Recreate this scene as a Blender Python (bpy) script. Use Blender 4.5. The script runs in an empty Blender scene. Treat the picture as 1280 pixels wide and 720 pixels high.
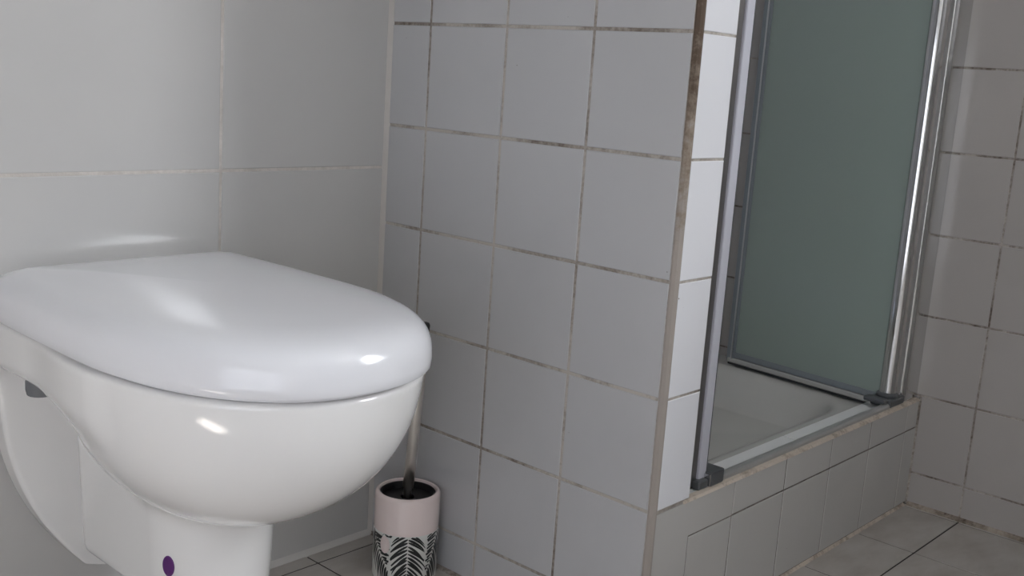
import bpy, bmesh, math, random
import numpy as np
from mathutils import Vector, Matrix

random.seed(7)
sc = bpy.context.scene
col = sc.collection

# ------------------------------------------------------------------ camera
CAM = Vector((-1.1081, -0.7331, 0.7604))
YAW, PITCH, ROLL = 0.7320, -0.1949, 0.0665
fw = Vector((math.cos(PITCH) * math.cos(YAW), math.cos(PITCH) * math.sin(YAW), math.sin(PITCH)))
rt = Vector((math.sin(YAW), -math.cos(YAW), 0))
up = rt.cross(fw)
rt2 = rt * math.cos(ROLL) + up * math.sin(ROLL)
up2 = -rt * math.sin(ROLL) + up * math.cos(ROLL)
cam_data = bpy.data.cameras.new('camera')
cam_data.sensor_width = 36.0
cam_data.lens = 1347.4 / 1280 * 36
cam_data.clip_start = 0.02
cam = bpy.data.objects.new('camera', cam_data)
col.objects.link(cam)
m = Matrix((rt2, up2, -fw)).transposed().to_4x4()
m.translation = CAM
cam.matrix_world = m
sc.camera = cam

# ------------------------------------------------------------------ room dimensions
T = 0.152                       # pitch of the small square wall tiles
YA = 0.544                      # wall behind the toilet
XC = 0.8825                     # long wall on the right
XL, YF, ZC = -1.55, -2.30, 2.40  # left wall, wall behind the camera, ceiling
YS = 0.86                       # back wall of the shower
PT = 0.0847                     # partition thickness
Z5 = 0.217                      # height of the joint level with the plinth top
WY0, WY1, WZ0, WZ1 = -2.05, -1.15, 1.20, 2.15   # window in the right wall
LY0, LY1, LZ0, LZ1 = -1.45, -0.10, 0.06, 1.05   # low opening added in the left wall for fill light
GAP = -1.44                     # where panels added in the right window let a sun beam through

# ------------------------------------------------------------------ world, window light, sun, exposure
w = bpy.data.worlds.new('world')
sc.world = w
w.use_nodes = True
w.node_tree.nodes['Background'].inputs[0].default_value = (0.62, 0.74, 1.0, 1)
w.node_tree.nodes['Background'].inputs[1].default_value = 1.0

def area_light(name, loc, direction, sx, sy, power, colour):
    d = bpy.data.lights.new(name, 'AREA')
    d.shape = 'RECTANGLE'; d.size = sx; d.size_y = sy; d.energy = power; d.color = colour
    o = bpy.data.objects.new(name, d); col.objects.link(o)
    o.location = loc
    o.rotation_euler = Vector(direction).to_track_quat('-Z', 'Y').to_euler()
    return o
area_light('window_daylight', (XC + 0.02, (WY0 + WY1) / 2, (WZ0 + WZ1) / 2), (-1, 0, 0),
           WY1 - WY0 - 0.12, WZ1 - WZ0 - 0.12, 42, (0.92, 0.955, 1.0))
area_light('side_fill', (XL - 0.02, (LY0 + LY1) / 2, (LZ0 + LZ1) / 2), (1, 0, 0),
           LY1 - LY0 - 0.12, LZ1 - LZ0 - 0.12, 4.6, (1.0, 0.98, 0.96))  # fill light added to brighten the toilet from the low left
sd = bpy.data.lights.new('sun', 'SUN')
sd.energy = 190.0; sd.angle = 0.02; sd.color = (1.0, 0.97, 0.95)
so = bpy.data.objects.new('sun', sd); col.objects.link(so)
so.location = (4, -3, 4)
so.rotation_euler = Vector((-2.08, 1.40, -1.68)).to_track_quat('-Z', 'Y').to_euler()

vs = sc.view_settings
vs.view_transform = 'Standard'; vs.look = 'None'; vs.gamma = 1.0; vs.use_curve_mapping = False
vs.exposure = 0.0
sc.cycles.use_denoising = True
sc.cycles.max_bounces = 14
sc.cycles.diffuse_bounces = 8
sc.cycles.transparent_max_bounces = 16

# ------------------------------------------------------------------ materials
def new_mat(name):
    mt = bpy.data.materials.new(name); mt.use_nodes = True
    nt = mt.node_tree
    return mt, nt, nt.nodes['Principled BSDF']

def plain(name, c, rough, metal=0.0, coat=0.0, spec=0.5):
    mt, nt, b = new_mat(name)
    b.inputs['Base Color'].default_value = (*c, 1)
    b.inputs['Roughness'].default_value = rough
    b.inputs['Metallic'].default_value = metal
    b.inputs['Coat Weight'].default_value = coat
    b.inputs['Coat Roughness'].default_value = 0.03
    b.inputs['Specular IOR Level'].default_value = spec
    return mt

def N(nt, kind, **kw):
    n = nt.nodes.new(kind)
    for k, v in kw.items():
        if hasattr(n, k): setattr(n, k, v)
        else: n.inputs[k].default_value = v
    return n

def ramp(nt, fac, stops):
    r = nt.nodes.new('ShaderNodeValToRGB')
    e = r.color_ramp.elements
    while len(e) > 1: e.remove(e[-1])
    e[0].position, e[0].color = stops[0][0], (*stops[0][1], 1)
    for p, c in stops[1:]:
        x = e.new(p); x.color = (*c, 1)
    nt.links.new(fac, r.inputs[0])
    return r.outputs[0]

def mixc(nt, fac, a, b):
    n = nt.nodes.new('ShaderNodeMix'); n.data_type = 'RGBA'
    for sock, v in ((n.inputs[0], fac), (n.inputs[6], a), (n.inputs[7], b)):
        if hasattr(v, 'links'): nt.links.new(v, sock)
        else: sock.default_value = v if not isinstance(v, tuple) else (*v, 1)
    return n.outputs[2]

def noise(nt, coord, scale, detail=3, rough=0.55):
    n = N(nt, 'ShaderNodeTexNoise'); n.inputs['Scale'].default_value = scale
    n.inputs['Detail'].default_value = detail; n.inputs['Roughness'].default_value = rough
    nt.links.new(coord, n.inputs['Vector'])
    return n.outputs['Fac']

def tile_mat(name, c, rough, vary=0.03, bump=0.02, scale=14, specks=True):
    mt, nt, b = new_mat(name)
    geo = N(nt, 'ShaderNodeNewGeometry'); inf = N(nt, 'ShaderNodeObjectInfo')
    n1 = noise(nt, geo.outputs['Position'], 5, 4)
    lo = tuple(x * (1 - 2 * vary) for x in c); hi = tuple(min(1, x * (1 + vary)) for x in c)
    cc = ramp(nt, n1, [(0.3, lo), (0.7, hi)])
    dark = tuple(x * (1 - 1.5 * vary) for x in c)
    cc = mixc(nt, inf.outputs['Random'], cc, dark)
    if specks:
        n2 = noise(nt, geo.outputs['Position'], 95, 2)
        sp = ramp(nt, n2, [(0.785, (0, 0, 0)), (0.80, (1, 1, 1))])
        cc = mixc(nt, sp, cc, (0.16, 0.13, 0.11))
    nt.links.new(cc, b.inputs['Base Color'])
    b.inputs['Roughness'].default_value = rough
    n3 = noise(nt, geo.outputs['Position'], scale, 2)
    bp = N(nt, 'ShaderNodeBump'); bp.inputs['Strength'].default_value = bump; bp.inputs['Distance'].default_value = 0.02
    nt.links.new(n3, bp.inputs['Height']); nt.links.new(bp.outputs[0], b.inputs['Normal'])
    return mt

def grout_mat(name, clean, dirty, lo=0.42, hi=0.62, scale=9):
    mt, nt, b = new_mat(name)
    geo = N(nt, 'ShaderNodeNewGeometry')
    n1 = noise(nt, geo.outputs['Position'], scale, 5, 0.7)
    n2 = noise(nt, geo.outputs['Position'], 160, 3, 0.7)
    f = N(nt, 'ShaderNodeMath', operation='MULTIPLY_ADD')
    nt.links.new(n2, f.inputs[0]); f.inputs[1].default_value = 0.35; nt.links.new(n1, f.inputs[2])
    cc = ramp(nt, f.outputs[0], [(lo + 0.15, clean), (hi + 0.17, dirty)])
    nt.links.new(cc, b.inputs['Base Color'])
    b.inputs['Roughness'].default_value = 0.8
    bp = N(nt, 'ShaderNodeBump'); bp.inputs['Strength'].default_value = 0.4; bp.inputs['Distance'].default_value = 0.002
    nt.links.new(n2, bp.inputs['Height']); nt.links.new(bp.outputs[0], b.inputs['Normal'])
    return mt

M = {}
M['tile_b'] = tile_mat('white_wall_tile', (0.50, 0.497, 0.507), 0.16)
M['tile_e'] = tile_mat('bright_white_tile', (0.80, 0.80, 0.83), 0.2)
M['tile_c'] = tile_mat('ivory_wall_tile', (0.455, 0.425, 0.402), 0.14)
M['tile_a'] = tile_mat('large_white_tile', (0.565, 0.555, 0.542), 0.13, vary=0.012, bump=0.012, scale=6, specks=False)
M['grout'] = grout_mat('stained_grout', (0.46, 0.42, 0.375), (0.13, 0.10, 0.08))
M['grout_b'] = grout_mat('partition_grout', (0.47, 0.43, 0.385), (0.13, 0.10, 0.08), 0.45, 0.71, 7)
M['grout_p'] = grout_mat('plinth_grout', (0.20, 0.17, 0.145), (0.06, 0.045, 0.035))
M['tile_p'] = tile_mat('plinth_tile', (0.55, 0.535, 0.515), 0.16)
M['grout_a'] = grout_mat('pale_grout', (0.69, 0.645, 0.605), (0.55, 0.51, 0.47))
M['grout_floor'] = plain('dark_floor_grout', (0.035, 0.030, 0.027), 0.85)
M['caulk'] = grout_mat('dirty_sealant', (0.42, 0.36, 0.30), (0.10, 0.07, 0.05), 0.40, 0.66, 14)
M['caulk_beige'] = grout_mat('beige_sealant', (0.60, 0.52, 0.44), (0.20, 0.15, 0.115), 0.48, 0.74, 22)
M['caulk_white'] = plain('white_sealant', (0.62, 0.60, 0.57), 0.5)
M['corner_seal'] = plain('ivory_sealant', (0.52, 0.49, 0.46), 0.6)
M['plaster'] = plain('painted_plaster', (0.72, 0.71, 0.69), 0.8)
M['grey_plaster'] = plain('grey_painted_plaster', (0.22, 0.215, 0.21), 0.8)
M['ceiling'] = plain('ceiling_paint', (0.80, 0.80, 0.79), 0.85)
M['ceramic'] = plain('glazed_ceramic', (0.86, 0.85, 0.84), 0.10, coat=0.6)
M['lid'] = plain('white_lid_plastic', (0.80, 0.80, 0.83), 0.17, coat=0.5)
M['seat'] = plain('white_seat_plastic', (0.74, 0.74, 0.76), 0.25)
M['nut'] = plain('grey_plastic_nut', (0.16, 0.165, 0.175), 0.5)
M['purple'] = plain('purple_cap', (0.105, 0.018, 0.16), 0.35)
M['chrome'] = plain('polished_chrome', (0.66, 0.66, 0.66), 0.10, metal=1.0)
M['alu'] = plain('satin_aluminium', (0.55, 0.55, 0.56), 0.28, metal=1.0)
M['alu_dark'] = plain('grey_anodised', (0.30, 0.29, 0.28), 0.35, metal=1.0)
M['rail'] = plain('grey_aluminium_rail', (0.50, 0.50, 0.49), 0.35, metal=0.6)
M['alu_bright'] = plain('white_lacquered_aluminium', (0.56, 0.56, 0.62), 0.3)
M['bracket'] = plain('dark_grey_plastic', (0.085, 0.09, 0.095), 0.38)
M['rubber'] = plain('black_rubber', (0.03, 0.032, 0.035), 0.5)
M['seal'] = plain('grey_blue_seal', (0.22, 0.245, 0.265), 0.3)
M['ledge'] = plain('glazed_ledge', (0.86, 0.86, 0.85), 0.25)
M['clear'] = plain('pale_plastic_strip', (0.46, 0.46, 0.44), 0.25)
M['tray'] = plain('white_acrylic_tray', (0.58, 0.57, 0.535), 0.22, coat=0.2)
M['steel'] = plain('brushed_steel', (0.80, 0.76, 0.72), 0.30, metal=1.0)
M['pink'] = plain('blush_pink_glaze', (0.85, 0.725, 0.695), 0.18, coat=0.5)
M['print_pale'] = plain('pale_print_ground', (0.72, 0.72, 0.68), 0.3, coat=0.3)
M['print_black'] = plain('black_leaf_print', (0.012, 0.014, 0.014), 0.3, coat=0.3)
M['black'] = plain('black_plastic', (0.012, 0.012, 0.013), 0.4)

def floor_mat():
    mt, nt, b = new_mat('marbled_floor_tile')
    geo = N(nt, 'ShaderNodeNewGeometry'); inf = N(nt, 'ShaderNodeObjectInfo')
    mp = N(nt, 'ShaderNodeMapping'); nt.links.new(geo.outputs['Position'], mp.inputs[0])
    mp.inputs['Scale'].default_value = (1, 2.2, 1); mp.inputs['Rotation'].default_value = (0, 0, 0.6)
    n1 = noise(nt, mp.outputs[0], 9, 6, 0.6)
    cc = ramp(nt, n1, [(0.3, (0.36, 0.32, 0.285)), (0.48, (0.46, 0.425, 0.39)), (0.7, (0.56, 0.53, 0.50))])
    cc = mixc(nt, 0.25, cc, (0.46, 0.43, 0.395))
    nt.links.new(cc, b.inputs['Base Color'])
    b.inputs['Roughness'].default_value = 0.33
    return mt
M['floor'] = floor_mat()

def corner_mat():
    mt, nt, b = new_mat('mouldy_corner_bead')
    geo = N(nt, 'ShaderNodeNewGeometry')
    sep = N(nt, 'ShaderNodeSeparateXYZ'); nt.links.new(geo.outputs['Position'], sep.inputs[0])
    n1 = noise(nt, geo.outputs['Position'], 60, 5, 0.7)
    f = N(nt, 'ShaderNodeMath', operation='MULTIPLY_ADD')       # stains spread upwards along the bead
    nt.links.new(sep.outputs[2], f.inputs[0]); f.inputs[1].default_value = 3.4; f.inputs[2].default_value = -2.15
    g = N(nt, 'ShaderNodeMath', operation='ADD'); g.use_clamp = True
    h = N(nt, 'ShaderNodeMath', operation='MULTIPLY_ADD')
    nt.links.new(n1, h.inputs[0]); h.inputs[1].default_value = 1.6; h.inputs[2].default_value = -0.62
    nt.links.new(f.outputs[0], g.inputs[0]); nt.links.new(h.outputs[0], g.inputs[1])
    cc = ramp(nt, g.outputs[0], [(0.0, (0.34, 0.30, 0.27)), (0.35, (0.25, 0.20, 0.155)), (0.8, (0.085, 0.055, 0.035))])
    nt.links.new(cc, b.inputs['Base Color']); b.inputs['Roughness'].default_value = 0.7
    return mt
M['corner'] = corner_mat()

def glass_mat(name, tint, rough, trans=0.5):
    mt, nt, b = new_mat(name)
    b.inputs['Base Color'].default_value = (*tint, 1)
    b.inputs['Roughness'].default_value = rough
    b.inputs['Transmission Weight'].default_value = trans
    b.inputs['IOR'].default_value = 1.5
    return mt
M['glass'] = glass_mat('satin_green_glass', (0.52, 0.61, 0.56), 0.22, 0.45)

def window_glass():
    mt = bpy.data.materials.new('clear_window_glass'); mt.use_nodes = True
    nt = mt.node_tree; nt.nodes.clear()
    o = N(nt, 'ShaderNodeOutputMaterial'); t = N(nt, 'ShaderNodeBsdfTransparent'); g = N(nt, 'ShaderNodeBsdfGlossy')
    g.inputs['Roughness'].default_value = 0.02
    mx = N(nt, 'ShaderNodeMixShader'); mx.inputs[0].default_value = 0.06
    nt.links.new(t.outputs[0], mx.inputs[1]); nt.links.new(g.outputs[0], mx.inputs[2]); nt.links.new(mx.outputs[0], o.inputs[0])
    return mt
M['winglass'] = window_glass()

# ------------------------------------------------------------------ mesh helpers
def obj(name, me, mat, parent=None, smooth=False):
    if isinstance(me, bmesh.types.BMesh):
        bm = me; bmesh.ops.recalc_face_normals(bm, faces=bm.faces)
        me = bpy.data.meshes.new(name); bm.to_mesh(me); bm.free()
    if mat is not None and not me.materials: me.materials.append(mat)
    if smooth:
        me.polygons.foreach_set('use_smooth', [True] * len(me.polygons))
    o = bpy.data.objects.new(name, me); col.objects.link(o)
    o.parent = parent
    return o

def tag(o, label, cat, kind=None, group=None):
    o['label'] = label; o['category'] = cat
    if kind: o['kind'] = kind
    if group: o['group'] = group
    return o

def thing(name, label, cat, loc=(0, 0, 0)):
    o = bpy.data.objects.new(name, None); col.objects.link(o)
    o.empty_display_size = 0.05
    o.location = loc
    return tag(o, label, cat)

def box(bm, x0, x1, y0, y1, z0, z1, bev=0.0, seg=1):
    r = bmesh.ops.create_cube(bm, size=1.0, matrix=Matrix.Translation(((x0 + x1) / 2, (y0 + y1) / 2, (z0 + z1) / 2)) @
                              Matrix.Diagonal((x1 - x0, y1 - y0, z1 - z0, 1)))
    if bev:
        es = list({e for v in r['verts'] for e in v.link_edges})
        bmesh.ops.bevel(bm, geom=es, offset=bev, segments=seg, affect='EDGES', profile=0.5)
    return bm

def boxes(*bs, bev=0.0, seg=1):
    bm = bmesh.new()
    for b in bs: box(bm, *b, bev=bev, seg=seg)
    return bm

def prism(bm, poly, axis, a, b):
    """extrude a 2D polygon (u,v) along an axis: 'x' -> (a,u,v), 'y' -> (u,a,v), 'z' -> (u,v,a)"""
    put = {'x': lambda u, v, t: (t, u, v), 'y': lambda u, v, t: (u, t, v), 'z': lambda u, v, t: (u, v, t)}[axis]
    lo = [bm.verts.new(put(u, v, a)) for u, v in poly]; hi = [bm.verts.new(put(u, v, b)) for u, v in poly]
    n = len(poly)
    bm.faces.new(lo); bm.faces.new(hi)
    for i in range(n): bm.faces.new((lo[i], lo[(i + 1) % n], hi[(i + 1) % n], hi[i]))
    return bm

def lathe(bm, prof, n=48, loc=(0, 0, 0), closed=False):
    rings = []
    for r, z in prof:
        rings.append([bm.verts.new((loc[0] + r * math.cos(2 * math.pi * i / n), loc[1] + r * math.sin(2 * math.pi * i / n), loc[2] + z)) for i in range(n)])
    k = len(rings)
    for a in range(k if closed else k - 1):
        A, B = rings[a], rings[(a + 1) % k]
        for i in range(n): bm.faces.new((A[i], A[(i + 1) % n], B[(i + 1) % n], B[i]))
    if not closed:
        bm.faces.new(rings[0]); bm.faces.new(rings[-1])
    return bm

def sharp(o, ang=35):
    bm = bmesh.new(); bm.from_mesh(o.data)
    for e in bm.edges:
        if len(e.link_faces) == 2: e.smooth = e.calc_face_angle(0) < math.radians(ang)
    bm.to_mesh(o.data); bm.free()
    return o

# ------------------------------------------------------------------ tiles
_tile = {}
def tile_mesh(w_, h_, mat, th=0.006, ch=0.0011):
    key = (round(w_, 4), round(h_, 4), mat.name)
    if key in _tile: return _tile[key]
    a, b = w_ / 2, h_ / 2
    v = []
    for (s, z) in ((0, -th), (0, -ch), (ch * 0.35, -ch * 0.35), (ch, 0)):
        v += [(-a + s, -b + s, z), (a - s, -b + s, z), (a - s, b - s, z), (-a + s, b - s, z)]
    f = []
    for r in range(3):
        for i in range(4):
            j = (i + 1) % 4
            f.append((r * 4 + i, r * 4 + j, r * 4 + 4 + j, r * 4 + 4 + i))
    f.append((12, 13, 14, 15))
    me = bpy.data.meshes.new('tile'); me.from_pydata(v, [], f); me.update()
    me.materials.append(mat)
    _tile[key] = me
    return me

FR = {  # frames: local x, y, z axes of a tile face
    '-y': Matrix(((1, 0, 0), (0, 0, 1), (0, -1, 0))).transposed(),
    '-x': Matrix(((0, -1, 0), (0, 0, 1), (-1, 0, 0))).transposed(),
    '+x': Matrix(((0, 1, 0), (0, 0, 1), (1, 0, 0))).transposed(),
    '+z': Matrix(((1, 0, 0), (0, 1, 0), (0, 0, 1))).transposed(),
}
# transposed rows are the axis vectors as columns
def put_tile(parent, face, u0, u1, v0, v1, d, mat, g=0.0034, tilt=0.0016, name='tile'):
    """u,v range on the face plane at coordinate d; g is the joint width"""
    if u1 - u0 < g * 1.6 or v1 - v0 < g * 1.6: return
    me = tile_mesh(u1 - u0 - g, v1 - v0 - g, mat)
    o = bpy.data.objects.new(name, me); col.objects.link(o)
    uc, vc = (u0 + u1) / 2, (v0 + v1) / 2
    j = random.uniform(-0.00025, 0.00025)
    loc = {'-y': (uc, d - j, vc), '-x': (d - j, uc, vc), '+x': (d + j, uc, vc), '+z': (uc, vc, d + j)}[face]
    rot = FR[face] @ Matrix.Rotation(random.gauss(0, tilt * 0.5), 3, 'X') @ Matrix.Rotation(random.gauss(0, tilt * 0.5), 3, 'Y')
    mm = rot.to_4x4(); mm.translation = loc
    o.matrix_world = mm
    o.parent = parent
    return o

def grid(lo, hi, ref, pitch):
    k = math.ceil((lo - ref) / pitch + 1e-6)
    xs = [lo]
    while ref + k * pitch < hi - 1e-6:
        xs.append(ref + k * pitch); k += 1
    return xs + [hi]

def tile_face(parent, face, ulo, uhi, uref, up_, vlo, vhi, vref, vp, d, mat, g=0.0034, hole=None):
    us, vs_ = grid(ulo, uhi, uref, up_), grid(vlo, vhi, vref, vp)
    for i in range(len(us) - 1):
        for k in range(len(vs_) - 1):
            a, b, c, e = us[i], us[i + 1], vs_[k], vs_[k + 1]
            if hole:
                h0, h1, h2, h3 = hole
                if a >= h0 - 1e-6 and b <= h1 + 1e-6 and c >= h2 - 1e-6 and e <= h3 + 1e-6: continue
                if b > h0 and a < h1 and e > h2 and c < h3:      # cut to the opening
                    if a < h0: put_tile(parent, face, a, h0, c, e, d, mat, g)
                    if b > h1: put_tile(parent, face, h1, b, c, e, d, mat, g)
                    a2, b2 = max(a, h0), min(b, h1)
                    if c < h2: put_tile(parent, face, a2, b2, c, h2, d, mat, g)
                    if e > h3: put_tile(parent, face, a2, b2, h3, e, d, mat, g)
                    continue
            put_tile(parent, face, a, b, c, e, d, mat, g)

R_ = 0.0011   # joints lie this far behind the tile faces

# ------------------------------------------------------------------ structure
# floor
fl = obj('floor', boxes((XL - 0.15, XC + 0.15, YF - 0.15, YS + 0.15, -0.12, -0.0013)), M['grout_floor'])
tag(fl, 'beige marbled floor tiles with dark joints', 'floor', 'structure')
fx, fy = grid(XL, XC, 0.669, 0.2007), grid(YF, YA, -0.105, 0.2043)
for i in range(len(fx) - 1):
    for k in range(len(fy) - 1):
        a, b, c, e = fx[i], fx[i + 1], fy[k], fy[k + 1]
        if a >= -0.001 and c >= -0.01: continue
        if b > 0 and e > 0.0:
            if a < 0: put_tile(fl, '+z', a, 0.002, max(c, 0.0) if c > 0 else c, e, 0, M['floor'], 0.003)
            else: put_tile(fl, '+z', a, b, c, 0.004, 0, M['floor'], 0.003)
            continue
        put_tile(fl, '+z', a, b, c, e, 0, M['floor'], 0.003)

# ceiling
ce = obj('ceiling', boxes((XL - 0.15, XC + 0.15, YF - 0.15, YS + 0.15, ZC, ZC + 0.12)), M['ceiling'])
tag(ce, 'plain white ceiling above the bathroom', 'ceiling', 'structure')

# wall behind the toilet (large tiles)
wa = obj('wall_back', boxes((XL - 0.15, 0.0008, YA + R_, YA + 0.14, 0, ZC)), M['grout_a'])
tag(wa, 'wall of large glossy white tiles behind the toilet', 'wall', 'structure')
tile_face(wa, '-y', XL, -0.003, -0.2922, 0.603, 0.002, ZC, 0.6072, 0.303, YA, M['tile_a'], 0.0042)
obj('sealant', prism(bmesh.new(), [(YA - 0.0085, -0.001), (YA + 0.001, -0.001), (YA + 0.001, 0.009)], 'x', XL, -0.001), M['caulk_white'], wa)
obj('corner_sealant', prism(bmesh.new(), [(-0.0065, YA + 0.001), (0.001, YA + 0.001), (0.001, YA - 0.0065)], 'z', 0.004, ZC), M['corner_seal'], wa)

# partition between toilet and shower
wp = obj('wall_partition', boxes((R_, PT - R_, 0.0 + R_, YA + 0.10, 0, ZC), (R_ + 0.006, PT - R_, -0.0062, 0.01, Z5 + 0.001, ZC)), M['grout_b'])
tag(wp, 'partition wall of small square white tiles between toilet and shower', 'wall', 'structure')
ycols = [0.0, 0.1510, 0.3038, 0.4566, YA - 0.003]
zrows = grid(0.002, ZC, Z5, T)
for i in range(4):
    for k in range(len(zrows) - 1):
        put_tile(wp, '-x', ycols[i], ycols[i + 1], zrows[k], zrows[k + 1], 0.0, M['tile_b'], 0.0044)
for k in range(len(zrows) - 1):
    if zrows[k] < Z5 - 0.001: continue
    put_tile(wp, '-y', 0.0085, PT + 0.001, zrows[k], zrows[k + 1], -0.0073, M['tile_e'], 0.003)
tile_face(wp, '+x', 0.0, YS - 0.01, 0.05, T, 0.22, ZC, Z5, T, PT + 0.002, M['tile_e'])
cb = bmesh.new()
prism(cb, [(0.0004, 0.001), (0.0004, -0.0012), (0.0030, -0.0048), (0.0068, -0.0070), (0.0098, -0.0070), (0.0098, 0.001)], 'z', 0.0, ZC)
obj('corner_bead', cb, M['corner'], wp)
obj('sealant', prism(bmesh.new(), [(-0.006, -0.001), (0.001, -0.001), (0.001, 0.006)], 'y', 0.0, YA - 0.008), M['grout'], wp)

# long wall on the right with the window
hy0, hy1, hz0, hz1 = WY0, WY1, WZ0, WZ1
wc = obj('wall_right', boxes((XC + R_, XC + 0.15, YF - 0.15, hy0, 0, ZC), (XC + R_, XC + 0.15, hy1, YS + 0.15, 0, ZC),
                             (XC + R_, XC + 0.15, hy0, hy1, 0, hz0), (XC + R_, XC + 0.15, hy0, hy1, hz1, ZC)), M['grout'])
tag(wc, 'long right wall of square ivory tiles beside the shower', 'wall', 'structure')
tile_face(wc, '-x', YF, YS, -0.1022, T, 0.002, ZC, Z5, T, XC, M['tile_c'], 0.0034, (WY0, WY1, WZ0, WZ1))
obj('sealant', prism(bmesh.new(), [(XC - 0.010, -0.001), (XC + 0.001, -0.001), (XC + 0.001, 0.007)], 'y', YF, -0.004), M['caulk'], wc)

# shower back wall, left wall, wall behind the camera
ws = obj('wall_shower', boxes((PT, XC, YS + R_, YS + 0.15, 0, ZC)), M['grout'])
tag(ws, 'tiled back wall inside the shower', 'wall', 'structure')
tile_face(ws, '-y', PT, XC, 0.217, T, 0.20, ZC, Z5, T, YS, M['tile_e'])
wl = obj('wall_left', boxes((XL - 0.15, XL, YF, LY0, 0, ZC), (XL - 0.15, XL, LY1, YA + 0.10, 0, ZC),
                            (XL - 0.15, XL, LY0, LY1, 0, LZ0), (XL - 0.15, XL, LY0, LY1, LZ1, ZC)), M['plaster'])
tag(wl, 'plain painted plaster wall opposite the shower', 'wall', 'structure')
wf = obj('wall_front', boxes((XL - 0.15, XC, YF - 0.15, YF, 0, ZC)), M['grey_plaster'])
tag(wf, 'plain painted plaster wall facing the toilet', 'wall', 'structure')

# window
wn = obj('window_1', boxes((XC + 0.03, XC + 0.09, WY0, WY0 + 0.06, WZ0, WZ1), (XC + 0.03, XC + 0.09, WY1 - 0.06, WY1, WZ0, WZ1),
                           (XC + 0.03, XC + 0.09, WY0 + 0.06, WY1 - 0.06, WZ0, WZ0 + 0.06), (XC + 0.03, XC + 0.09, WY0 + 0.06, WY1 - 0.06, WZ1 - 0.06, WZ1)), M['plaster'])
tag(wn, 'white framed window in the long tiled wall', 'window', 'structure')
GZ0, GZ1 = 1.665, 1.840         # slot between unseen panels added to trim the sun to a small patch
obj('sun_mask_top', boxes((XC + 0.0240, XC + 0.0262, WY0 + 0.004, WY1 - 0.004, GZ1, WZ1 - 0.004)), M['plaster'], wn)
obj('sun_mask_low', boxes((XC + 0.0240, XC + 0.0262, WY0 + 0.004, WY1 - 0.004, WZ0 + 0.005, GZ0)), M['plaster'], wn)
for y0, y1 in ((WY0 + 0.004, GAP - 0.042), (GAP + 0.042, WY1 - 0.004)):
    obj('sun_mask_side', boxes((XC + 0.0240, XC + 0.0262, y0, y1, GZ0, GZ1)), M['plaster'], wn)
obj('pane', boxes((XC + 0.056, XC + 0.060, WY0 + 0.06, WY1 - 0.06, WZ0 + 0.06, WZ1 - 0.06)), M['winglass'], wn)

ZP = 0.211                      # top of the plinth
w2 = obj('fill_window', boxes((XL - 0.09, XL - 0.03, LY0, LY0 + 0.06, LZ0, LZ1), (XL - 0.09, XL - 0.03, LY1 - 0.06, LY1, LZ0, LZ1),
                           (XL - 0.09, XL - 0.03, LY0 + 0.06, LY1 - 0.06, LZ0, LZ0 + 0.06), (XL - 0.09, XL - 0.03, LY0 + 0.06, LY1 - 0.06, LZ1 - 0.06, LZ1)), M['plaster'])  # frame added around the fill light, out of view
tag(w2, 'unseen white framed window added to hold the low fill light', 'window', 'structure')
obj('pane', boxes((XL - 0.060, XL - 0.056, LY0 + 0.06, LY1 - 0.06, LZ0 + 0.06, LZ1 - 0.06)), M['winglass'], w2)

# plinth under the shower opening
PX0 = 0.0098
wk = obj('wall_plinth', boxes((0.006, XC, R_, 0.052, 0, ZP - 0.0035)), M['grout_p'])
tag(wk, 'low tiled plinth carrying the shower tray', 'plinth', 'structure')
cols_ = [0.1035, 0.2170, 0.3708, 0.5245, 0.6745, 0.8294, XC - 0.002]
ZJ = 0.1547
for i in range(6):
    put_tile(wk, '-y', cols_[i], cols_[i + 1], 0.004, ZJ, 0.0, M['tile_p'], 0.0026)
    if i: put_tile(wk, '-y', cols_[i], cols_[i + 1], ZJ, ZP - 0.0015, 0.0, M['tile_p'], 0.0026)
g2 = 0.0013
lt = prism(bmesh.new(), [(PX0 + 0.001, 0.004), (0.1035 - g2, 0.004), (0.1035 - g2, ZJ + g2), (0.2170 - g2, ZJ + g2), (0.2170 - g2, ZP - 0.003), (PX0 + 0.001, ZP - 0.003)], 'y', 0.0, 0.006)
obj('tile', lt, M['tile_p'], wk)
# ledge on top: two pale strips with a joint, worn sealant along the front edge
for a, b in ((PT + 0.004, 0.455), (0.458, XC - 0.004)):
    obj('ledge_strip', boxes((a, b, 0.0075, 0.0555, ZP - 0.006, ZP), bev=0.0008), M['ledge'], wk)
obj('edge_sealant', prism(bmesh.new(), [(-0.0012, ZP - 0.0035), (0.0015, ZP - 0.0002), (0.009, ZP + 0.0012), (0.010, ZP - 0.004)], 'x', PT - 0.002, XC - 0.003), M['caulk_beige'], wk)
obj('end_sealant', prism(bmesh.new(), [(XC - 0.0045, 0.001), (XC + 0.001, 0.001), (XC + 0.001, -0.0035)], 'z', 0.003, ZP + 0.004), M['grout'], wk)
obj('foot_sealant', prism(bmesh.new(), [(-0.0045, -0.001), (0.002, -0.001), (0.002, 0.005)], 'x', 0.012, XC - 0.01), M['caulk_beige'], wk)

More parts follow.
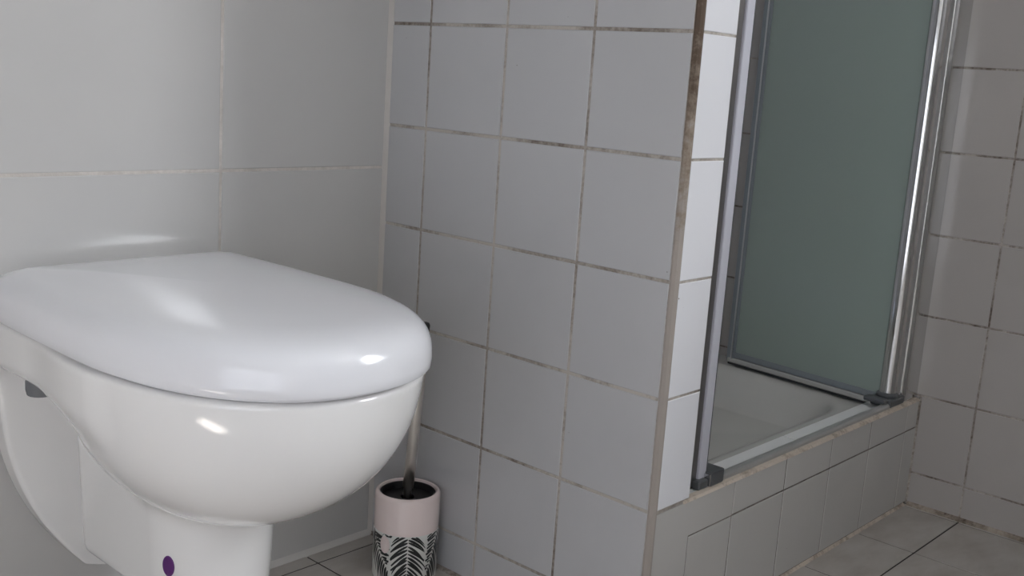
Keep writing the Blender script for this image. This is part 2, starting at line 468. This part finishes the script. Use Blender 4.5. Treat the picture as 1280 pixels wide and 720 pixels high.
# ------------------------------------------------------------------ shower tray
def tray():
    X0, X1, Y0, Y1 = PT + 0.003, XC - 0.001, 0.0565, YS - 0.001
    nx, ny = 64, 64
    v, f = [], []
    def hgt(x, y):
        dx = min(x - X0, X1 - 0.042 - x); dy = min(y - Y0, Y1 - y)
        r, c = 0.045, 0.11
        if dx < c + r and dy < c + r:
            # rounded inner corner
            d = r + c - math.hypot(max(0, c + r - dx), max(0, c + r - dy))
            d = min(d, min(dx, dy))
        else: d = min(dx, dy)
        t = (d - 0.030) / 0.055
        t = max(0, min(1, t)); s = t * t * (3 - 2 * t)
        return 0.198 - 0.072 * s - 0.012 * max(0, min(1, (d - 0.085) / 0.3))
    xs = [X0 + (X1 - X0) * i / nx for i in range(nx + 1)]; ys = [Y0 + (Y1 - Y0) * j / ny for j in range(ny + 1)]
    for y in ys:
        for x in xs: v.append((x, y, hgt(x, y)))
    for j in range(ny):
        for i in range(nx):
            a = j * (nx + 1) + i
            f.append((a, a + 1, a + nx + 2, a + nx + 1))
    # skirt and underside
    ring = [i for i in range(nx + 1)] + [j * (nx + 1) + nx for j in range(1, ny + 1)] + \
           [ny * (nx + 1) + i for i in range(nx - 1, -1, -1)] + [j * (nx + 1) for j in range(ny - 1, 0, -1)]
    base = len(v)
    for i in ring: v.append((v[i][0], v[i][1], 0.002))
    n = len(ring)
    for i in range(n): f.append((ring[i], base + i, base + (i + 1) % n, ring[(i + 1) % n]))
    f.append(tuple(base + i for i in range(n - 1, -1, -1)))
    me = bpy.data.meshes.new('basin'); me.from_pydata(v, [], f); me.update()
    return me
tr = thing('shower_tray', 'white acrylic shower tray set behind the tiled plinth', 'shower tray', (0.48, 0.45, 0.002))
def local(o, root):
    o.parent = root; o.matrix_parent_inverse = Matrix.Translation(root.location).inverted(); return o
local(sharp(obj('basin', tray(), M['tray'], None, True), 50), tr)
dr = lathe(bmesh.new(), [(0.0, 0.0), (0.040, 0.0), (0.042, 0.002), (0.038, 0.005), (0.0001, 0.006)][1:], 32, (0.48, 0.46, 0.1155))
local(obj('drain_cover', dr, M['chrome'], None, True), tr)

# ------------------------------------------------------------------ shower enclosure with folded door
en = thing('shower_enclosure', 'chrome framed shower enclosure with green glass door folded open', 'shower door', (0.48, 0.02, ZP))
HT = 1.95
def part(name, me, mat, smooth=False, parent=None):
    o = obj(name, me, mat, None, smooth)
    return local(o, en) if parent is None else child(o, parent)
def child(o, p):
    o.parent = p          # parts stand at the world origin, so their pieces need no offset
    return o
pf = part('wall_profile', boxes((PT + 0.003, 0.1385, 0.018, 0.044, ZP + 0.001, ZP + HT), bev=0.001), M['alu_dark'])
child(obj('inner_profile', boxes((0.1380, 0.1570, 0.014, 0.040, ZP + 0.001, ZP + HT), bev=0.0012), M['alu_bright']), pf)
child(obj('magnet_seal', boxes((0.1570, 0.1612, 0.016, 0.034, ZP + 0.001, ZP + HT)), M['rubber']), pf)
# right wall profile: polished front with a curved edge
poly = [(XC - 0.0005, 0.0075), (0.838, 0.0080)] + [(0.838 - 0.016 * math.sin(a), 0.0240 - 0.016 * math.cos(a)) for a in [k * math.pi / 12 for k in range(1, 7)]] + [(0.822, 0.046), (XC - 0.0005, 0.046)]
pr = part('wall_profile', prism(bmesh.new(), poly, 'z', ZP + 0.001, ZP + HT), M['chrome'], True); sharp(pr, 30)
# pivot pole
def pole(x, y, r, z0, z1, n=28):
    return lathe(bmesh.new(), [(r * 0.9, 0), (r, 0.001), (r, z1 - z0 - 0.001), (r * 0.9, z1 - z0)], n, (x, y, z0))
pp = part('pivot_pole', pole(0.787, 0.026, 0.0155, ZP + 0.016, ZP + HT), M['chrome'], True); sharp(pp, 40)
child(sharp(obj('pole_channel', boxes((0.801, 0.8215, 0.0155, 0.040, ZP + 0.002, ZP + HT), bev=0.002, seg=2), M['alu'], None, False)), pp)
# threshold rail
rp = [(0.0075, ZP + 0.0002), (0.0075, ZP + 0.005), (0.0100, ZP + 0.0085), (0.015, ZP + 0.0100), (0.0205, ZP + 0.0080), (0.0220, ZP + 0.0002)]
part('threshold_rail', prism(bmesh.new(), rp, 'x', 0.150, 0.815), M['rail'])
b1 = part('end_bracket', boxes((0.1540, 0.1900, 0.0035, 0.034, ZP + 0.001, ZP + 0.0225), bev=0.003, seg=2), M['bracket'])
child(obj('bracket_clip', boxes((0.1290, 0.1520, 0.006, 0.030, ZP + 0.001, ZP + 0.014), bev=0.002), M['bracket']), b1)
child(obj('bracket_face', boxes((0.1518, 0.1545, 0.0045, 0.030, ZP + 0.003, ZP + 0.020)), M['chrome']), b1)
b2 = part('pivot_bracket', boxes((0.760, 0.8215, 0.006, 0.046, ZP + 0.001, ZP + 0.016), bev=0.003, seg=2), M['bracket'])
child(obj('bracket_arm', boxes((0.742, 0.765, 0.012, 0.052, ZP + 0.010, ZP + 0.018), bev=0.002), M['bracket']), b2)
child(obj('pivot_collar', lathe(bmesh.new(), [(0.0185, 0), (0.0195, 0.001), (0.0195, 0.006), (0.016, 0.009)], 24, (0.787, 0.026, ZP + 0.0155)), M['bracket'], None, True), b2)
# two folded leaves standing in the shower, nearly parallel to the right wall
def leaf(p0, p1, z0, z1, th):
    d = Vector((p1[0] - p0[0], p1[1] - p0[1], 0)); L = d.length; a = math.atan2(d.y, d.x)
    mm = Matrix.Translation((p0[0], p0[1], 0)) @ Matrix.Rotation(a, 4, 'Z')
    def mk(u0, u1, t0, t1, za, zb, bev=0):
        bm = boxes((u0, u1, t0, t1, za, zb), bev=bev)
        bmesh.ops.transform(bm, matrix=mm, verts=bm.verts); return bm
    return L, mk
for k, (p0, p1) in enumerate((((0.788, 0.036), (0.823, 0.385)), ((0.826, 0.385), (0.848, 0.040)))):
    L, mk = leaf(p0, p1, 0, 0, 0)
    lf = part('door_leaf', mk(0.002, L - 0.008, -0.003, 0.003, ZP + 0.014, ZP + HT - 0.03, 0.0008), M['glass'])
    child(obj('bottom_seal', mk(0.012, L - 0.004, -0.005, 0.005, ZP + 0.006, ZP + 0.018, 0.001), M['seal']), lf)
    child(obj('drip_strip', mk(0.012, L - 0.002, -0.007, 0.007, ZP - 0.005, ZP + 0.005, 0.002), M['clear']), lf)
    child(obj('sweep', mk(0.012, L - 0.002, -0.002, 0.002, ZP - 0.010, ZP - 0.006), M['rubber']), lf)
    child(obj('edge_seal', mk(L - 0.020, L + 0.001, -0.0055, 0.0055, ZP - 0.001, ZP + HT - 0.03, 0.0015), M['seal']), lf)
    child(obj('edge_strip', mk(L - 0.0135, L - 0.0105, -0.0075, 0.0075, ZP - 0.001, ZP + HT - 0.03, 0.0005), M['alu']), lf)

# ------------------------------------------------------------------ toilet
TX = -0.455
def smin(a, b, k):
    h = np.clip(0.5 + 0.5 * (b - a) / k, 0, 1); return b + (a - b) * h - k * h * (1 - h)
def smax(a, b, k): return -smin(-a, -b, k)
FL_Z = [0.095, 0.10, 0.119, 0.143, 0.179, 0.219, 0.257, 0.338, 0.45]
FL_W = [0.002, 0.030, 0.057, 0.077, 0.102, 0.121, 0.137, 0.151, 0.160]
_c = np.polyfit(np.array(FL_Z[2:]) - 0.25, FL_W[2:], 4)
def FLW(z):
    zz = np.clip(z, 0.10, 0.45)
    return np.polyval(_c, zz - 0.25) - 2.0 * np.clip(0.112 - zz, 0, 1)
def sdf(x, y, z):
    ax = np.abs(x)
    # egg-shaped bowl
    yc = 0.25 + 0.10 * np.clip(0.45 - z, 0, 0.2)
    uy = np.where(y < yc, (yc - y) / 0.228, (y - yc) / 0.205)
    n = 2.12
    rho = ((ax / 0.1715) ** n + np.abs(uy) ** n) ** (1 / n)
    v = np.clip((0.452 - z) / 0.197, 0, 2)
    e = (rho ** 1.9 + v ** 2.4) ** 0.5
    bowl = (e - 1) * 0.17
    # rim slab running back to the wall
    def rbox(cx, cy, cz, hx, hy, hz, r):
        qx, qy, qz = ax - hx + r, np.abs(y - cy) - hy + r, np.abs(z - cz) - hz + r
        return np.sqrt(np.maximum(qx, 0) ** 2 + np.maximum(qy, 0) ** 2 + np.maximum(qz, 0) ** 2) + np.minimum(np.maximum(qx, np.maximum(qy, qz)), 0) - r
    slab = rbox(0, 0.39, 0.424, 0.163, 0.1535, 0.034, 0.018)
    d = smin(bowl, slab, 0.035)
    # housing of the trap below the bowl
    hw = 0.074 + 0.05 * (z - 0.2)
    uyh = np.maximum(0.306 - y, 0) / (0.073 + 0.05 * (z - 0.2))
    hs = (np.sqrt((ax / hw) ** 2 + uyh ** 2) - 1) * 0.075
    hs = smax(hs, y - 0.478, 0.016)
    hs = smax(hs, 0.146 - z, 0.016)
    hs = smax(hs, z - 0.36, 0.01)
    waist = rbox(0, 0.46, 0.27, 0.046, 0.08, 0.125, 0.01)
    fw_ = FLW(z)
    fl_ = smax((ax - fw_) * 0.8, np.abs(y - 0.5245) - 0.0188, 0.006)
    fl_ = smax(fl_, 0.098 - z, 0.01); fl_ = smax(fl_, z - 0.44, 0.01)
    low = smin(smin(hs, waist, 0.012), fl_, 0.012)
    d = smin(d, low, 0.022)
    d = smax(d, z - 0.4505, 0.006)
    return np.maximum(d, y - 0.5438)

def surface_nets(fn, lo, hi, h):
    xs, ys, zs = [np.arange(lo[i], hi[i] + h, h) for i in range(3)]
    X, Y, Z = np.meshgrid(xs, ys, zs, indexing='ij')
    D = fn(X, Y, Z)
    S = D < 0
    nx, ny, nz = D.shape
    cs = np.zeros((nx - 1, ny - 1, nz - 1), int)
    offs = [(i, j, k) for i in (0, 1) for j in (0, 1) for k in (0, 1)]
    for i, j, k in offs: cs += S[i:nx - 1 + i, j:ny - 1 + j, k:nz - 1 + k]
    act = (cs > 0) & (cs < 8)
    I = np.argwhere(act)
    idx = -np.ones(act.shape, int); idx[act] = np.arange(len(I))
    acc = np.zeros((len(I), 3)); cnt = np.zeros(len(I))
    for a in offs:
        for ax in range(3):
            if a[ax]: continue
            b = list(a); b[ax] = 1
            da = D[I[:, 0] + a[0], I[:, 1] + a[1], I[:, 2] + a[2]]; db = D[I[:, 0] + b[0], I[:, 1] + b[1], I[:, 2] + b[2]]
            c = (da < 0) != (db < 0)
            t = np.where(c, da / np.where(c, da - db, 1), 0)
            p = np.tile(np.array(a, float), (len(I), 1)); p[:, ax] += t
            acc[c] += p[c]; cnt[c] += 1
    V = (I + acc / cnt[:, None]) * h + np.array(lo)
    for _ in range(3):                                    # pull the vertices onto the surface
        e = 0.0008
        d0 = fn(*V.T)
        g = np.stack([(fn(*(V + e * np.eye(3)[i]).T) - fn(*(V - e * np.eye(3)[i]).T)) / (2 * e) for i in range(3)], 1)
        V -= np.clip(d0 / np.maximum((g ** 2).sum(1), 0.05), -0.003, 0.003)[:, None] * g
    F = []
    for ax in range(3):
        o1, o2 = [(1, 2), (2, 0), (0, 1)][ax]
        sl0 = [slice(None)] * 3; sl1 = [slice(None)] * 3
        sl0[ax] = slice(0, -1); sl1[ax] = slice(1, None)
        ch = S[tuple(sl0)] != S[tuple(sl1)]
        E = np.argwhere(ch)
        E = E[(E[:, o1] > 0) & (E[:, o2] > 0) & (E[:, o1] < D.shape[o1] - 1) & (E[:, o2] < D.shape[o2] - 1)]
        d1 = np.zeros(3, int); d1[o1] = 1; d2 = np.zeros(3, int); d2[o2] = 1
        q = [idx[tuple((E - a).T)] for a in (0 * d1, d1, d1 + d2, d2)]
        q = np.stack(q, 1)
        fl = ~S[tuple(E.T)]
        q[fl] = q[fl][:, ::-1]
        F.append(q)
    return V, np.concatenate(F)

V, F = surface_nets(sdf, (-0.185, 0.005, 0.085), (0.185, 0.552, 0.458), 0.0028)
tm = bpy.data.meshes.new('bowl'); tm.from_pydata((V + np.array((TX, 0, 0))).tolist(), [], F.tolist()); tm.update()
bm = bmesh.new(); bm.from_mesh(tm); bmesh.ops.recalc_face_normals(bm, faces=bm.faces); bm.to_mesh(tm); bm.free()
to = thing('toilet', 'white wall-hung ceramic toilet with its lid closed', 'toilet', (TX, 0.50, 0.10))
local(obj('bowl', tm, M['ceramic'], None, True), to)

def outline(inset, n=120, a=0.1775, yf=0.014, yc=0.262, yb=0.527, rc=0.056):
    """closed plan outline of the lid, inset inwards"""
    pts = []
    A, BF = a - inset, yc - yf - inset
    yb2 = yb - inset; r = max(rc - inset, 0.012)
    wb = a - 0.004 - inset                         # a touch narrower at the hinge
    nf = n // 2
    for i in range(nf + 1):                        # front, from +x round to -x
        t = math.pi * i / nf
        c, s = math.cos(t), math.sin(t)
        pts.append((A * math.copysign(abs(c) ** (2 / 2.18), c), yc - BF * abs(s) ** (2 / 2.18)))
    side = 10
    for i in range(1, side):
        u = i / side
        pts.append((-A + (A - wb) * u * u, yc + (yb2 - r - yc) * u))
    for i in range(9):
        t = math.pi / 2 * i / 8
        pts.append((-wb + r - r * math.cos(t), yb2 - r + r * math.sin(t)))
    back = 10
    for i in range(1, back):
        pts.append((-wb + r + 2 * (wb - r) * i / back, yb2))
    for i in range(9):
        t = math.pi / 2 * (1 - i / 8)
        pts.append((wb - r + r * math.cos(t), yb2 - r + r * math.sin(t)))
    for i in range(side - 1, 0, -1):
        u = i / side
        pts.append((A - (A - wb) * u * u, yc + (yb2 - r - yc) * u))
    return pts

def shell(profile, dome=None):
    bm = bmesh.new(); rings = []
    for ins, z in profile:
        rings.append([bm.verts.new((TX + x, y, z)) for x, y in outline(ins)])
    last = outline(profile[-1][0])
    for k, z in dome or ():
        rings.append([bm.verts.new((TX + x * k, 0.27 + (y - 0.27) * k, z)) for x, y in last])
    for A, B in zip(rings, rings[1:]):
        for i in range(len(A)): bm.faces.new((A[i], A[(i + 1) % len(A)], B[(i + 1) % len(A)], B[i]))
    for rg in (rings[-1], rings[0]):
        c = bm.verts.new((TX, 0.27, rg[0].co.z))
        for i in range(len(rg)): bm.faces.new((rg[i], rg[(i + 1) % len(rg)], c))
    return bm
lidp = [(0.004, 0.4568), (0.001, 0.4570), (0.0, 0.4583), (0.0, 0.4660), (0.0006, 0.4735), (0.0020, 0.4800), (0.0045, 0.4860), (0.0085, 0.4915), (0.0140, 0.4960),
        (0.0210, 0.4995), (0.030, 0.5021), (0.040, 0.5040), (0.052, 0.5055)]
lidd = [(0.92, 0.5065), (0.82, 0.5076), (0.70, 0.5085), (0.55, 0.5092), (0.38, 0.5097), (0.20, 0.5100), (0.08, 0.5101)]
lift = lambda pr: [(k, z + 0.005 * (z - 0.4568) / 0.053) for k, z in pr]
lidp, lidd = lift(lidp), lift(lidd)
local(sharp(obj('lid', shell(lidp, lidd), M['lid'], None, True), 50), to)
seatp = [(0.016, 0.4510), (0.0125, 0.4512), (0.0115, 0.4520), (0.0115, 0.4550), (0.013, 0.4562), (0.018, 0.4564)]
local(sharp(obj('seat', shell(seatp), M['seat'], None, True), 50), to)
for s in (-1, 1):
    hb = bmesh.new()
    bmesh.ops.create_cone(hb, cap_ends=True, segments=20, radius1=0.0085, radius2=0.0085, depth=0.035,
                          matrix=Matrix.Translation((TX + s * 0.080, 0.531, 0.463)) @ Matrix.Rotation(math.pi / 2, 4, 'Y'))
    hg = local(sharp(obj('hinge', hb, M['chrome'], None, True), 40), to)
    nb = lathe(bmesh.new(), [(0.008, 0), (0.0150, 0.002), (0.0165, 0.008), (0.0165, 0.018), (0.013, 0.022)], 20, (TX + s * 0.140, 0.425, 0.374))
    local(sharp(obj('hinge_nut', nb, M['nut'], None, True), 40), to)

def hit(o, d, fn):
    t = 0.9
    for _ in range(200):
        p = o + d * t
        v = float(fn(np.array([p.x - TX]), np.array([p.y]), np.array([p.z]))[0])
        if v < 0.0002: break
        t += v * 0.5
    e = 0.001
    q = np.array((p.x - TX, p.y, p.z))
    g = Vector([float(fn(*[np.array([c]) for c in q + e * np.eye(3)[i]])[0] - fn(*[np.array([c]) for c in q - e * np.eye(3)[i]])[0]) for i in range(3)])
    return p, g.normalized()
cap_p, cap_n = hit(CAM, (Vector((TX - 0.072, 0.270, 0.2050)) - CAM).normalized(), sdf)
cbm = lathe(bmesh.new(), [(0.0125, -0.002), (0.0125, 0.0006), (0.0118, 0.0012), (0.003, 0.0014)], 28)
bmesh.ops.scale(cbm, vec=(0.6, 1, 1), verts=cbm.verts)
bmesh.ops.transform(cbm, matrix=Matrix.Translation(cap_p) @ cap_n.to_track_quat('Z', 'Y').to_matrix().to_4x4(), verts=cbm.verts)
local(sharp(obj('fixing_cap', cbm, M['purple'], None, True), 40), to)['label'] = 'purple oval cap on the ceramic'

# ------------------------------------------------------------------ toilet brush in its holder
BX, BY, BR, BH = -0.0535, 0.3985, 0.0495, 0.137
ho = thing('brush_holder', 'blush pink brush pot with a black palm leaf print in the corner', 'brush holder', (BX, BY, 0.0))
def hpart(name, me, mat, smooth=True, parent=None):
    o = obj(name, me, mat, None, smooth)
    o.parent = parent or ho
    o.matrix_parent_inverse = Matrix.Translation(ho.location).inverted()
    return sharp(o, 40)
HP = 0.080       # top of the printed band
hpart('pot', lathe(bmesh.new(), [(BR, HP), (BR, BH - 0.006), (BR - 0.0008, BH - 0.003), (BR - 0.0025, BH - 0.0008), (BR - 0.005, BH), (BR - 0.0068, BH - 0.001), (BR - 0.0075, BH - 0.004), (BR - 0.0075, HP)], 64, (BX, BY, 0), True), M['pink'])
band = hpart('printed_band', lathe(bmesh.new(), [(BR - 0.004, 0.001), (BR - 0.001, 0.0015), (BR, 0.004), (BR, HP), (BR - 0.0075, HP), (BR - 0.0075, 0.006), (BR - 0.010, 0.004)], 64, (BX, BY, 0), True), M['print_pale'])
hpart('liner', lathe(bmesh.new(), [(BR - 0.0078, 0.005), (BR - 0.0078, BH - 0.004), (BR - 0.0095, BH - 0.0045), (BR - 0.0105, BH - 0.008), (BR - 0.0105, 0.010), (0.004, 0.010), (0.004, 0.005)], 48, (BX, BY, 0), True), M['black'])
lid_z = BH - 0.016
hpart('inner_disc', lathe(bmesh.new(), [(0.0105, lid_z), (BR - 0.0112, lid_z), (BR - 0.0112, lid_z + 0.002), (0.0105, lid_z + 0.003)], 40, (BX, BY, 0), True), M['black'])

# palm fronds printed on the band: stems and leaflets wrapped round the pot
def wrap(u, v, off=0.0003):
    a = u / BR
    return (BX + (BR + off) * math.cos(a), BY + (BR + off) * math.sin(a), v)
pb = bmesh.new(); rnd = random.Random(3)
def blob(pts):
    """a polygon in (u,v), clipped to the band by clamping, wrapped on the pot"""
    vs_ = [pb.verts.new(wrap(u, min(max(v, 0.005), HP - 0.0004))) for u, v in pts]
    try: pb.faces.new(vs_)
    except ValueError: pass
def leaflet(u, v, ang, L, wd, dom, bend):
    n = 8
    prev = None; x, y = u, v
    for i in range(n + 1):
        t = i / n
        hw = wd * min(1.0, 0.35 + 4 * t) * (1 - t) ** 0.55 + 0.0001
        c, s = math.cos(ang), math.sin(ang)
        a, b = (x - s * hw, y + c * hw), (x + s * hw, y - c * hw)
        if prev and 0.005 < y < HP - 0.0008 and dom[0] < x - uc < dom[1]:
            blob([prev[0], prev[1], b, a])
        prev = (a, b)
        x += c * L / n; y += s * L / n; ang += bend / n
def frond(u0, v0, ang, L, leaf_len, n, wd, dom, open_=1.15):
    c, s = math.cos(ang), math.sin(ang)
    for i in range(n):
        t = (i + 0.5) / n
        x, y = uc + u0 + c * L * t, v0 + s * L * t
        ll = leaf_len * (0.55 + 0.5 * math.sin(math.pi * (0.15 + 0.75 * t)))
        for sd_ in (-1, 1):
            leaflet(x - sd_ * s * 0.0006, y + sd_ * c * 0.0006 + rnd.uniform(-0.0008, 0.0008), ang + sd_ * (open_ - 0.45 * t + rnd.uniform(-0.09, 0.09)), ll * rnd.uniform(0.85, 1.1), wd * rnd.uniform(0.8, 1.15), dom, -sd_ * rnd.uniform(0.35, 0.65))
uc = math.atan2(CAM.y - BY, CAM.x - BX) * BR          # middle of the side towards the room
D90 = -math.pi / 2
for f_ in ((0.004, HP + 0.010, D90, 0.105, 0.040, 19, 0.0021, (-0.0225, 0.034), 1.15),
           (-0.062, HP - 0.004, D90 + 0.62, 0.105, 0.036, 19, 0.0021, (-0.066, -0.0235), 1.1),
           (0.060, HP + 0.006, D90 - 0.35, 0.105, 0.040, 19, 0.0021, (0.033, 0.066), 1.05),
           (0.090, HP + 0.008, D90, 0.105, 0.040, 19, 0.0021, (0.067, 0.110), 1.2),
           (-0.090, HP + 0.008, D90, 0.105, 0.040, 19, 0.0021, (-0.110, -0.067), 1.2),
           (0.135, HP + 0.008, D90 + 0.3, 0.105, 0.040, 19, 0.0021, (0.111, 0.1999), 1.2)):
    frond(*f_)
blob([(uc - 0.034, HP - 0.0005), (uc - 0.062, HP - 0.0005), (uc - 0.062, HP - 0.022), (uc - 0.050, HP - 0.017), (uc - 0.042, HP - 0.008)])
blob([(uc - 0.020, HP - 0.0005), (uc - 0.034, HP - 0.0005), (uc - 0.030, HP - 0.004), (uc - 0.022, HP - 0.004)])
lp = obj('leaf_print', pb, M['print_black'])
lp.parent = band
# round pink moon between the fronds
mb = bmesh.new(); mc = (uc - 0.0325, HP - 0.017)
cols_m = []
for i in range(13):
    du = -0.0090 + 0.018 * i / 12
    hh = 0.0135 * math.sqrt(max(0.0004, 1 - (du / 0.0090) ** 2))
    cols_m.append([mb.verts.new(wrap(mc[0] + du, mc[1] + k * hh, 0.0006)) for k in (-1, 1)])
for A, B in zip(cols_m, cols_m[1:]): mb.faces.new((A[0], B[0], B[1], A[1]))
mo = obj('moon_print', mb, M['pink']); mo.parent = band

br = thing('toilet_brush', 'steel-handled toilet brush standing in the pink pot', 'toilet brush', (BX, BY, 0.012))
def bpart(name, me, mat, smooth=True):
    o = obj(name, me, mat, None, smooth); o.parent = br; o.matrix_parent_inverse = Matrix.Translation(br.location).inverted()
    return sharp(o, 40)
tilt = Matrix.Translation((BX, BY, BH)) @ Matrix.Rotation(0.052, 4, Vector((0.745, 0.667, 0))) @ Matrix.Translation((-BX, -BY, -BH))
hb = lathe(bmesh.new(), [(0.0060, 0.0), (0.0060, 0.030), (0.0084, 0.033), (0.0084, 0.272), (0.0070, 0.276), (0.0025, 0.277)], 24, (BX, BY, BH - 0.030))
bmesh.ops.transform(hb, matrix=tilt, verts=hb.verts)
bpart('handle', hb, M['steel'])
eb = lathe(bmesh.new(), [(0.0060, 0.0), (0.0075, 0.001), (0.0075, 0.010), (0.0055, 0.0135), (0.0015, 0.0145)], 20, (BX, BY, BH + 0.246))
bmesh.ops.transform(eb, matrix=tilt, verts=eb.verts)
bpart('end_cap', eb, M['black'])
bpart('brush_head', lathe(bmesh.new(), [(0.010, 0.0), (0.022, 0.004), (0.026, 0.012), (0.026, 0.055), (0.022, 0.070), (0.006, 0.075)], 28, (BX, BY, 0.012)), M['black'])

# ------------------------------------------------------------------ unseen vanity unit added to shade the plinth and right wall
VX, VY0, VY1 = 0.42, -1.12, -0.52
va = thing('shade_cabinet', 'unseen white two-door vanity added to block light from the right window', 'cabinet', (0.65, (VY0 + VY1) / 2, 0.0))
def vpart(name, me, mat, smooth=False, parent=None):
    o = obj(name, me, mat, None, smooth)
    if parent: o.parent = parent
    else: local(o, va)
    return o
vpart('body', boxes((VX + 0.02, XC - 0.004, VY0 + 0.01, VY1 - 0.01, 0.08, 0.82), (VX + 0.06, XC - 0.02, VY0 + 0.03, VY1 - 0.03, 0.001, 0.085), bev=0.002), M['plaster'])
for k in range(2):
    y0 = VY0 + 0.013 + k * (VY1 - VY0 - 0.02) / 2
    d = vpart('door', boxes((VX, VX + 0.019, y0, y0 + (VY1 - VY0 - 0.032) / 2, 0.09, 0.81), bev=0.003), M['plaster'])
    kb = bmesh.new()
    bmesh.ops.create_uvsphere(kb, u_segments=14, v_segments=8, radius=0.013, matrix=Matrix.Translation((VX - 0.012, (VY0 + VY1) / 2 + (0.04 if k else -0.04), 0.68)))
    vpart('knob', kb, M['chrome'], True, d)
vt = bmesh.new()
wy = (VY0 + VY1) / 2
ring = [[(0.655 + a * math.cos(2 * math.pi * i / 48), wy + b * math.sin(2 * math.pi * i / 48), z) for i in range(48)]
        for a, b, z in ((0.17, 0.21, 0.865), (0.16, 0.20, 0.862), (0.13, 0.17, 0.80), (0.05, 0.06, 0.765))]
rv = [[vt.verts.new(p) for p in r] for r in ring]
for A, B in zip(rv, rv[1:]):
    for i in range(48): vt.faces.new((A[i], A[(i + 1) % 48], B[(i + 1) % 48], B[i]))
vt.faces.new(rv[-1])
sq = []
for i in range(48):
    c, s_ = math.cos(2 * math.pi * i / 48), math.sin(2 * math.pi * i / 48)
    k = 1 / max(abs(c), abs(s_))
    sq.append((0.649 + 0.232 * c * k, wy + 0.305 * s_ * k))
top = [vt.verts.new((x, y, 0.865)) for x, y in sq]; bot = [vt.verts.new((x, y, 0.822)) for x, y in sq]
for i in range(48):
    j = (i + 1) % 48
    vt.faces.new((top[i], top[j], rv[0][j], rv[0][i])); vt.faces.new((bot[i], bot[j], top[j], top[i]))
vpart('basin_top', vt, M['ceramic'])
